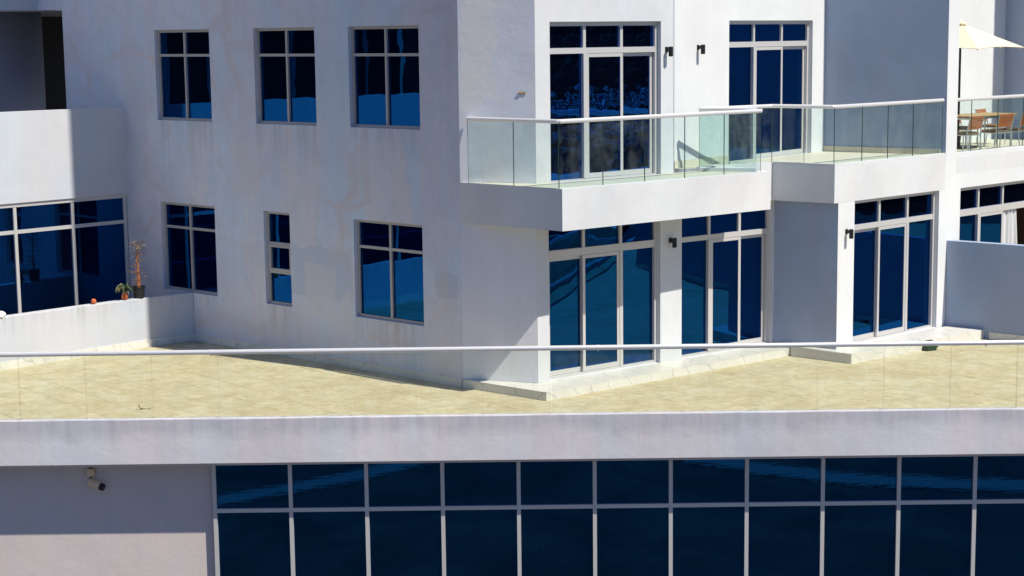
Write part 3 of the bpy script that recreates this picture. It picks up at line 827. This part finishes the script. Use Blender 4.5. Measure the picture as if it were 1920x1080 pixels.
# ------------------------------------------------------------------ glass railings
def railing(label, path, z0, zr, joints, r=.037, glass=(m_rg, m_rge), gapz=.0, inset=0.0, group='glass railings', sleeves=()):
    """path: list of plan points; joints: panel joints per segment in metres"""
    root = empty('glass_railing', (path[0].x, path[0].y, z0), 0, label, 'glass railing', group)
    M0 = Matrix.Translation((0, 0, 0))
    hr = MB(); P = [Vector((p.x, p.y, zr)) for p in path]
    pts_ = []
    for i, p in enumerate(P):
        if 0 < i < len(P)-1:
            a = (P[i-1]-p).normalized(); b = (P[i+1]-p).normalized(); pts_ += [p+a*.018, p+b*.018]
        elif i == 0 and len(P) > 1:
            pts_.append(p)
        else: pts_.append(p)
    hr.tube(pts_, r, 14)
    hr.build('handrail', m_rail, root, M0, smooth=False)
    if sleeves:
        for x in sleeves:
            sv = MB(); sv.tube([(x-.03, path[0].y, zr), (x+.03, path[0].y, zr)], r+.0025, 14); sv.tube([(x, path[0].y, zr-r-.02), (x, path[0].y, zr-r+.01)], .012, 8); sv.build('sleeve', m_rail, root, M0)
    for i in range(len(path)-1):
        mw, L = linemat(path[i], path[i+1])
        js = [0.0]+[j for j in joints[i] if 0 < j < L]+[L]
        for a, b in zip(js[:-1], js[1:]):
            x0, x1 = a+.006, b-.006
            g = MB(); g.box(x0, x1, -.006, .006, z0+gapz, zr-r*.55, 0, skip=('l', 'r', 't', 'b'))
            t = .006
            g.add([(x0, -t, z0+gapz), (x0, t, z0+gapz), (x0, t, zr-r*.55), (x0, -t, zr-r*.55)], [(0, 3, 2, 1)], 1)
            g.add([(x1, -t, z0+gapz), (x1, t, z0+gapz), (x1, t, zr-r*.55), (x1, -t, zr-r*.55)], [(0, 1, 2, 3)], 1)
            g.add([(x0, -t, z0+gapz), (x1, -t, z0+gapz), (x1, t, z0+gapz), (x0, t, z0+gapz)], [(0, 1, 2, 3)], 1)
            g.build('glass_panel', None, root, mw, mats=list(glass))
    return root
tj = [15-8.015+1.0795*k for k in range(-6, 24)]
railing('long glass railing with round white handrail along the front edge of the terrace', [Vector((-15, 27.80)), Vector((20, 27.80))], .118, 1.197, [tj], glass=(m_rgt, m_rgte), r=.04, sleeves=(-11.15, -4.88, 1.38, 7.66, 13.9))
rA0 = c1 + V2((.30, -.12)) ; rB = b0+V2((-.0, .075)); 
q_ = (c1-b0).normalized()
rA0 = b0+N_B*.06+q_*2.12
railing('L-shaped glass railing with white handrail round the corner balcony', [rA0, b0+N_B*.06-q_*-.03+V2((.01, .0)), R1e], 3.668, 4.787,
        [[1.08], [.99, 1.97, 2.95, 3.95]])
Ki = K+N_B*.05
railing('glass railing with white handrail bending round the middle balcony and its divider', [R1e+dd*.08, Ki, J1+N_B*.05+V2((.02, .0)), s2+N_3*.06+B3_D*.05, e0+N_3*.06-B3_D*.05], 3.745, 4.815,
        [[.55], [.75], [.68], [.90, 1.76, 2.63]])
railing('glass railing with white handrail in front of the dining chairs on the far balcony', [bk+N_3*.06+B3_D*.01, bk+B3_D*7.9+N_3*.06], 3.735, 4.805, [[.62+1.03*k for k in range(8)]])

# ------------------------------------------------------------------ wall lamps
def lamp(mw, s, z, label):
    """down-light cylinder on a short square arm"""
    root = empty('wall_lamp', tuple((mw @ Vector((s, 0, z)))[:]), 0, label, 'wall lamp', 'black wall lamps')
    M = mw @ Matrix.Translation((s, 0, z))
    b = MB(); b.box(-.036, .036, -.010, 0, -.04, .055); b.build('back_plate', m_black, root, M)
    b = MB(); b.box(-.024, .024, -.08, -.010, -.022, .04); b.build('arm', m_black, root, M)
    b = MB(); b.lathe([(.0, -.115), (.038, -.115), (.042, -.11), (.042, .055), (.038, .06), (.0, .06)], 18, (0, -.115, 0)); b.build('lamp_body', m_black, root, M, smooth=False)
    b = MB(); b.lathe([(.0, -.004), (.036, -.004), (.036, 0), (0, 0)], 14, (0, -.115, -.116)); b.build('lens', simple('lamp_lens', (.5, .5, .48), .3), root, M)
    return root
lamp(mB, 3.058, 5.92, 'black down-light on the sunlit wall just right of the corner balcony door')
lamp(mW2, .78, 5.94, 'black down-light by itself between the two upper doors, right of another lamp')
lamp(mB, 3.155, 2.42, 'black down-light on the pier between the two lower doors, under the balcony')
lamp(mB3, .27, 2.43, 'black down-light beside the right-hand terrace door')

# ------------------------------------------------------------------ security camera
sc = empty('security_camera', (-7.0, 28.28, -.90), 0, 'beige security camera under the fascia, turned to the right', 'camera')
b = MB(); b.bevbox(-.062, .062, -.095, -.002, -.045, .085, .012); b.build('junction_box', m_cream, sc, Matrix.Translation((-7.028, 28.28, -.897)))
b = MB(); b.tube([(0, -.05, -.04), (0, -.075, -.09), (.02, -.10, -.125)], .022, 10); b.tube([(0, -.05, .085), (0, -.05, .265)], .03, 10); b.build('arm', m_alu_dark, sc, Matrix.Translation((-7.028, 28.28, -.897)))
ax = Vector((.90, -.30, -.33)).normalized(); pc = Vector((-7.008, 28.15, -1.027)); I4 = Matrix.Identity(4)
b = MB(); b.tube([pc-ax*.035, pc-ax*.02, pc+ax*.02], [.03, .062, .062], 16); b.tube([pc+ax*.02, pc+ax*.17, pc+ax*.18], [.062, .066, .064], 16); b.build('camera_body', m_cream, sc, I4)
b = MB(); b.tube([pc+ax*.18, pc+ax*.245], [.063, .058], 16); b.build('lens_hood', m_black, sc, I4)

# ------------------------------------------------------------------ pots on the parapet
def leaf(b, p, d, L, w, droop=.3, mi=0):
    d = Vector(d).normalized(); s = d.cross(Vector((0, 0, 1))).normalized()*w; p = Vector(p)
    m1 = p+d*L*.5+Vector((0, 0, L*.06)); t = p+d*L-Vector((0, 0, L*droop)); up = Vector((0, 0, w*.25))
    b.add([p, m1-s+up, m1+s+up, t, m1], [(0, 4, 1), (0, 2, 4), (1, 4, 3), (4, 2, 3)], mi)
rnd = random.Random(5)
pt = Vector((-7.60, 35.16, 1.012))
pp = empty('potted_plant', tuple(pt), 0, 'tall half-dead plant with orange stem in a black pot on the low parapet', 'potted plant')
MT = Matrix.Translation(pt)
b = MB(); b.lathe([(0, 0), (.105, 0), (.122, .20), (.136, .205), (.136, .24), (.122, .24), (.116, .20), (0, .195)], 20); b.build('pot', m_plastic_pot, pp, MT)
b = MB(); b.tube([(-.006, 0, .17), (.0, 0, .5), (-.012, 0, .8), (.004, 0, 1.10)], [.017, .015, .009, .005], 6); b.tube([(.026, .01, .17), (.020, 0, .45), (.010, 0, .95)], [.014, .011, .004], 6)
b.tube([(-.03, 0, .17), (-.045, .01, .5), (-.05, 0, .80)], [.007, .005, .003], 5)
twigs = MB()
for k in range(64):
    z = .22+.90*rnd.random(); a = rnd.uniform(0, 6.28); L = rnd.uniform(.10, .26)*(1.1-.4*abs(z-.7))
    d = Vector((math.cos(a), math.sin(a), rnd.uniform(-.1, .8))); p0 = Vector((0, 0, z))
    twigs.tube([p0, p0+d*L*.55, p0+d*L+Vector((0, 0, rnd.uniform(-.06, .04)))], [.0045, .0035, .002], 4)
twigs.tube([(0, 0, 1.05), (-.07, 0, 1.16), (-.17, 0, 1.30)], [.005, .004, .002], 4)
b.build('stem', m_stem, pp, MT); twigs.build('twigs', m_twig, pp, MT)
b = MB()
for k in range(110):
    z = 1.0+.17*rnd.random() if k < 60 else rnd.uniform(.3, 1.0); a = rnd.uniform(0, 6.28); rr = rnd.uniform(.02, .19)
    leaf(b, (rr*math.cos(a), rr*math.sin(a), z), (math.cos(a), math.sin(a), rnd.uniform(-.3, .6)), rnd.uniform(.03, .06), .012, .4, rnd.random() < .4)
b.build('foliage', None, pp, MT, mats=[m_dry, m_green])
pt = Vector((-7.84, 34.92, 1.012)); MT = Matrix.Translation(pt)
pp = empty('potted_plant', tuple(pt), 0, 'small leafy plant in an orange clay vase left of the black pot', 'potted plant')
b = MB(); b.lathe([(0, 0), (.045, 0), (.066, .04), (.07, .075), (.05, .12), (.04, .14), (.055, .165), (.048, .165), (.036, .14), (0, .13)], 16); b.build('pot', m_clay, pp, MT, smooth=True)
b = MB()
for k in range(60):
    a = rnd.uniform(0, 6.28); z = .15+rnd.uniform(0, .16); rr = rnd.uniform(.0, .09)
    leaf(b, (rr*math.cos(a), rr*math.sin(a), z), (math.cos(a), math.sin(a), rnd.uniform(0, .7)), rnd.uniform(.09, .18), .026, .5, 1 if math.cos(a) < -.5 and rnd.random() < .6 else 0)
b.build('foliage', None, pp, MT, mats=[m_green, m_dry])
b = MB()
for k in range(9):
    a = rnd.uniform(0, 6.28); b.tube([(0, 0, .13), (.05*math.cos(a), .05*math.sin(a), .22), (.10*math.cos(a), .10*math.sin(a), .27)], [.004, .003, .002], 4)
b.build('stem', m_green, pp, MT)
b = MB(); b.lathe([(0, 0), (.03, 0), (.052, .03), (.055, .055), (.046, .085), (.026, .104), (0, .106)], 16)
o = b.build('clay_pot', m_clay, None, Matrix.Translation((-8.345, 34.40, 1.012)), smooth=True)
tag(o, 'small round terracotta pot alone on the low parapet', 'pot')
# crumpled white cloth at the picture's left edge
def lumpy(name, c, rx, ry, rz, material, label, cat, seed, rot=0, group=None):
    bm = bmesh.new(); bmesh.ops.create_icosphere(bm, subdivisions=3, radius=1.0); r = random.Random(seed)
    ph = [r.uniform(0, 6) for _ in range(9)]
    for v in bm.verts:
        p = v.co; k = 1+.13*math.sin(3*p.x*2+ph[0])*math.sin(4*p.y+ph[1])+.12*math.sin(7*p.x+5*p.z+ph[2])+.08*math.sin(11*p.y+ph[3]+6*p.x)
        v.co = Vector((p.x*rx*k, p.y*ry*k, max(-.25, p.z)*rz*k + rz*.25))
    me = bpy.data.meshes.new(name); bm.to_mesh(me); bm.free(); me.materials.append(material)
    for p in me.polygons: p.use_smooth = True
    o = bpy.data.objects.new(name, me); C.objects.link(o); o.location = c; o.rotation_euler = (0, 0, rot)
    return tag(o, label, cat, group)
lumpy('rag', (-9.83, 32.83, 1.014), .16, .09, .10, m_cloth_w, 'crumpled white rag on the parapet at the left edge of the picture', 'rag', 2, .8)
# litter on the terrace
tw = MB(); tw.tube([(-.10, 0, .012), (-.02, .01, .02), (.06, -.01, .012), (.13, .015, .014), (.20, .03, .05)], [.008, .007, .006, .004, .002], 5)
leaf(tw, (-.09, 0, .01), (-.4, .2, .5), .10, .03, -.5); leaf(tw, (-.06, 0, .01), (.3, -.5, .3), .09, .025, .1); leaf(tw, (.10, 0, .01), (.6, -.5, .3), .1, .022, .1); leaf(tw, (-.02, 0, .012), (-.8, -.4, .1), .11, .03, .1)
o = tw.build('fallen_twig', simple('olive_twig', (.16, .13, .03), .8, nz=.3), None, Matrix.Translation((-6.27, 29.05, 0)) @ Matrix.Scale(.72, 4))
tag(o, 'dry twig with curled leaves lying on the terrace tiles', 'twig')
gb = empty('bottle_carrier', (8.17, 33.72, 0), 0, 'dark green plastic carrier lying by the marble plinth behind the handrail', 'container')
MT = Matrix.Translation((8.17, 33.72, 0)) @ Matrix.Rotation(.5, 4, 'Z')
b = MB(); b.bevbox(-.13, .13, -.10, .10, 0, .13, .015); b.build('body', m_bottle, gb, MT)
b = MB(); b.tube([(-.10, 0, .13), (-.08, 0, .19), (.08, 0, .19), (.10, 0, .13)], .012, 6); b.build('handle', m_bottle, gb, MT)
b = MB(); b.tube([(.14, 0, .04), (.26, .02, .04)], [.035, .012], 8); b.build('spout', m_bottle, gb, MT)
lumpy('shoe', (10.30, 34.36, .0), .15, .06, .07, m_black, 'dark shoe lying against the partition wall at the right edge', 'shoe', 4, -.6)

# dirt hole in the corner wall
mC, _ = linemat(c1, wP)
b = MB(); b.bevbox(-.055, .075, -.012, .0, -.018, .022, .008); b.bevbox(-.075, .0, -.02, -.004, -.006, .010, .004)
b.build('chipped_plaster', simple('stained_plaster', (.42, .30, .17), .8, nz=.4), bld, mC @ Matrix.Translation((1.17, 0, 5.23)))

# ------------------------------------------------------------------ dining set on the far balcony
def make_chair(loc, rz, label):
    root = empty('dining_chair', loc, rz, label, 'chair', 'slatted dining chairs on the far balcony')
    W = .25
    for s in (-1, 1):
        b = MB(); b.tube([(s*W, -.27, 0), (s*W, -.235, .22), (s*W, -.215, .44), (s*W, -.255, .66), (s*W, -.31, .88)], .0135, 8); b.build('rear_leg', m_steel, root)
        b = MB(); b.tube([(s*W, .24, 0), (s*W, .225, .43)], .0135, 8); b.build('front_leg', m_steel, root)
    b = MB(); b.tube([(-W, -.215, .425), (W, -.215, .425)], .011, 6); b.tube([(-W, .225, .425), (W, .225, .425)], .011, 6)
    b.tube([(-W, -.215, .425), (-W, .225, .425)], .011, 6); b.tube([(W, -.215, .425), (W, .225, .425)], .011, 6)
    b.build('seat_frame', m_steel, root)
    for k in range(6):
        z = .57+.051*k; t = (z-.66)/.22 if z > .66 else (z-.66)/.22*.72; y = -.255-.055*t
        b = MB(); b.box(-W+.008, W-.008, y-.009, y+.009, z, z+.046); b.build('slat', m_wood, root)
    b = MB(); b.bevbox(-W+.01, W-.01, -.20, .235, .435, .50, .022); b.build('cushion', m_cushion, root)
    root.scale = (.94, .94, .90)
    return root
def wpos(mw): return mw
def copy_thing(o, loc, rz, label):
    c = o.copy(); C.objects.link(c); c.location = loc; c.rotation_euler = (0, 0, rz); c['label'] = label
    for ch in o.children:
        k = ch.copy(); C.objects.link(k); k.parent = c
    return c
Z3 = 3.642
ch0 = make_chair((9.60, 36.85, Z3), math.radians(40), 'slatted wooden chair at the left, nearest the white pier')
kids = [o for o in bpy.data.objects if o.parent == ch0]
def copy_chair(loc, rz, label):
    c = ch0.copy(); C.objects.link(c); c.location = loc; c.rotation_euler = (0, 0, rz); c['label'] = label
    for ch in kids:
        k = ch.copy(); C.objects.link(k); k.parent = c
    return c
copy_chair((10.45, 37.60, Z3), math.radians(35), 'slatted wooden chair in the middle of the front row at the railing')
copy_chair((11.0, 38.10, Z3), math.radians(47), 'slatted wooden chair at the right end of the front row')
copy_chair((10.1, 38.95, Z3), math.radians(222), 'chair on the far side of the table, mostly hidden by the front left chair')
copy_chair((10.93, 39.7, Z3), math.radians(228), 'chair on the far side of the table with its slatted back to the wall')
tb = empty('dining_table', (10.25, 38.35, Z3), math.radians(44), 'wooden-topped dining table between the slatted chairs', 'table')
def locM(root): return world_of(root)
Mt = Matrix.Translation((10.25, 38.35, Z3)) @ Matrix.Rotation(math.radians(44), 4, 'Z')
for k in range(8):
    b = MB(); b.box(-.95, .95, -.40+.1*k+.003, -.30+.1*k-.003, .715, .74); b.build('slat', simple('pale_table_wood', (.48, .30, .13), .5, scale=12, nz=.2) if k == 0 else bpy.data.materials['pale_table_wood'], tb, Mt)
for sx in (-1, 1):
    for sy in (-1, 1):
        b = MB(); b.tube([(sx*.86, sy*.33, 0), (sx*.86, sy*.33, .70)], .02, 8); b.build('leg', m_steel, tb, Mt)
b = MB(); b.box(-.9, .9, -.36, .36, .665, .70); b.build('table_frame', m_steel, tb, Mt)
# parasol
PX, PY = 9.83, 38.35
ps = empty('parasol', (PX, PY, Z3), 0, 'square cream parasol on a dark pole, half hidden behind the white pier', 'parasol')
Mp = Matrix.Translation((PX, PY, Z3)) @ Matrix.Rotation(math.radians(46), 4, 'Z')
b = MB(); b.tube([(0, 0, .02), (0, 0, 2.68)], .026, 12); b.build('pole', m_black, ps, Mp)
b = MB(); b.box(-.3, .3, -.3, .3, 0, .06); b.lathe([(0, .06), (.06, .06), (.05, .28), (0, .28)], 14); b.build('base', m_black, ps, Mp)
S = 1.0; n = 10; vs = []; fs = []
cor = [Vector((S, S)), Vector((-S, S)), Vector((-S, -S)), Vector((S, -S))]
for k in range(4):
    a, b_ = cor[k], cor[(k+1) % 4]; base = len(vs)
    for j in range(n+1):
        for i in range(n+1):
            t = i/n; r = j/n; dgm = 4*t*(1-t)
            e = (a*(1-t)+b_*t)*(1-.045*dgm); z = 2.72-(.54-.035*dgm)*r-.02*math.sin(math.pi*r)*dgm
            vs.append((e.x*r, e.y*r, z))
    for j in range(n):
        for i in range(n): p = base+j*(n+1)+i; fs.append((p, p+n+1, p+n+2, p+1))
o = mesh_obj('canopy', vs, fs, m_canvas, ps, Mp)
so = o.modifiers.new('thickness', 'SOLIDIFY'); so.thickness = .012
for k in range(8):
    a = k*math.pi/4; L = S*(1.38 if k % 2 else 1.0); zz = 2.69-.54
    b = MB(); b.tube([(0, 0, 2.66), (math.cos(a)*L*.98, math.sin(a)*L*.98, zz+.0 if k % 2 else zz+.03)], .009, 5); b.build('rib', m_cream, ps, Mp)
b = MB(); b.lathe([(0, 2.70), (.10, 2.70), (.13, 2.69), (.13, 2.72), (.06, 2.76), (.02, 2.79), (0, 2.80)], 12); b.build('finial', m_canvas, ps, Mp)

# ------------------------------------------------------------------ unseen street side; car park, cars and blocks invented for the glazing to mirror
for k, (cx, cy, r0, a0, a1, wd) in enumerate(((16, -6, 20, 50, 150, 1.1), (-22, -8, 27, 5, 70, .8), (5, 1, 5, 20, 170, .6))):
    vs = []; fs = []; nn_ = 40
    for i in range(nn_+1):
        t = math.radians(a0+(a1-a0)*i/nn_)
        for r in (r0, r0+wd):
            for z in (-5.0, -4.95): vs.append((cx+r*math.cos(t), cy+r*math.sin(t), z))
    for i in range(nn_):
        p = i*4; fs += [(p+1, p+5, p+7, p+3), (p, p+4, p+5, p+1), (p+2, p+3, p+7, p+6)]
    mesh_obj('kerb', vs, fs, m_kerb, kind='structure')
mesh_obj('car_park', [(28, -60, -4.99), (170, -60, -4.99), (170, 75, -4.99), (28, 75, -4.99)], [(0, 1, 2, 3)], m_asphalt, kind='structure')
mesh_obj('raised_car_park', [(84, -30, -1), (132, -30, -1), (132, 60, -1), (84, 60, -1), (84, -30, -4.98), (84, 60, -4.98)], [(0, 1, 2, 3), (4, 0, 3, 5)], m_asphalt, kind='structure')
def car_paint(name, col): return simple(name, col, .25, .3, .6, nz=.02)
paints = [car_paint('white_car_paint', (.75, .75, .75)), car_paint('silver_car_paint', (.4, .41, .43)), car_paint('black_car_paint', (.02, .02, .022)), car_paint('red_car_paint', (.35, .03, .02)), car_paint('blue_car_paint', (.04, .08, .25))]
m_tyre = simple('tyre_rubber', (.02, .02, .02), .8); m_cg = simple('dark_car_glass', (.015, .02, .025), .08, spec=.8)
cnames = ['white', 'silver', 'black', 'red', 'blue']; rown = ['nearest', 'second', 'third', 'fourth', 'fifth', 'farthest']; coln = ['first', 'second', 'third', 'fourth', 'fifth', 'sixth', 'seventh', 'eighth']
def car_meshes():
    prof = [(-2.2, .35), (-2.25, .62), (-2.15, .88), (-1.35, .98), (1.0, .98), (2.0, .86), (2.22, .62), (2.2, .35)]
    def ext(pf, w0_, w1_):
        vs = []; fs = []; n = len(pf)
        zmax = max(z for _, z in pf); zmin = min(z for _, z in pf)
        for s in (-1, 1):
            for (x, z) in pf:
                w = w0_+(w1_-w0_)*(z-zmin)/(zmax-zmin); vs.append((x, s*w, z))
        fs = [tuple(range(n)), tuple(range(2*n-1, n-1, -1))]+[(i, n+i, n+(i+1) % n, (i+1) % n) for i in range(n)]
        return vs, fs
    b = MB(); b.add(*ext(prof, .88, .82)); body = b
    b = MB(); b.add(*ext([(-1.75, .97), (-1.15, 1.38), (.35, 1.40), (1.15, .97)], .80, .62)); cab = b
    b = MB(); b.add(*ext([(-1.05, 1.385), (-.95, 1.43), (.2, 1.44), (.33, 1.40)], .60, .56)); roof = b
    w = MB(); w.tube([(0, -.11, 0), (0, .11, 0)], .32, 16)
    return body, cab, roof, w
body, cab, roof, wheel = car_meshes()
cars = {}
rnd = random.Random(11); idx = 0
rows = [(44, 0, -4.985), (60, 0, -4.985), (92, 0, -.985), (101, 3.14, -.985), (112, 0, -.985), (121, 3.14, -.985)]
for ri, (rx, ry, rz_) in enumerate(rows):
    for k in range(5 if ri < 2 else 8):
        y = 26-3.0*k+rnd.uniform(-.2, .2)
        if rnd.random() < .12: continue
        ci = rnd.choice((0, 0, 0, 1, 1, 2, 3, 4))
        root = empty('parked_car', (rx, y, rz_), ry+rnd.uniform(-.05, .05), f'{cnames[ci]} parked car, {coln[k]} from the camera side in the {rown[ri]} car park row, visible in reflections only', 'car', 'invented cars mirrored in the glazing')
        if 'body' not in cars:
            cars['cab'] = cab.build('cabin_glass', m_cg, root); cars['wheel'] = wheel.build('wheel', m_tyre, root); cars['wheel'].location = (1.4, .82, .32)
            cars['body'] = True; cabme, whme = cars['cab'].data, cars['wheel'].data; first = True
        else:
            o = bpy.data.objects.new('cabin_glass', cabme); C.objects.link(o); o.parent = root
            first = False
        bkey = f'b{ci}'
        if bkey not in cars: o = body.build('body', paints[ci], root); cars[bkey] = o.data; o2 = roof.build('roof', paints[ci], root); cars['r'+bkey] = o2.data
        else:
            for nm, kk in (('body', bkey), ('roof', 'r'+bkey)): o = bpy.data.objects.new(nm, cars[kk]); C.objects.link(o); o.parent = root
        for i, (x, y_) in enumerate(((1.4, .82), (1.4, -.82), (-1.4, .82), (-1.4, -.82))):
            if first and i == 0: continue
            o = bpy.data.objects.new('wheel', whme); C.objects.link(o); o.parent = root; o.location = (x, y_, .32)
# invented dark blocks, out of view, that close the mirrored views
def block(x, y, w, d, h, rz, col, label):
    root = empty('opposite_building', (x, y, -5), rz, label, 'building')
    Mx = Matrix.Translation((x, y, -5)) @ Matrix.Rotation(rz, 4, 'Z')
    b = MB(); b.box(-w/2, w/2, -d/2, d/2, 0, h); b.build('wall', simple(label[:12]+'_wall', col, .9, scale=1), root, Mx)
    k = 0
    for i in range(int(w//4)):
        for j in range(int(h//3.4)):
            b = MB(); b.box(-w/2+1+4*i, -w/2+3.2+4*i, -d/2-.04, -d/2+.02, 1.2+3.4*j, 2.9+3.4*j); b.build('window', m_cg, root, Mx)
    return root
block(-78, 34, 60, 14, 30, math.radians(90), (.035, .034, .033), 'tall dark apartment block opposite the shaded facade, visible in reflections only')
block(150, 20, 120, 14, 22, math.radians(-90), (.03, .033, .03), 'long dark block beyond the car park, visible in reflections only')
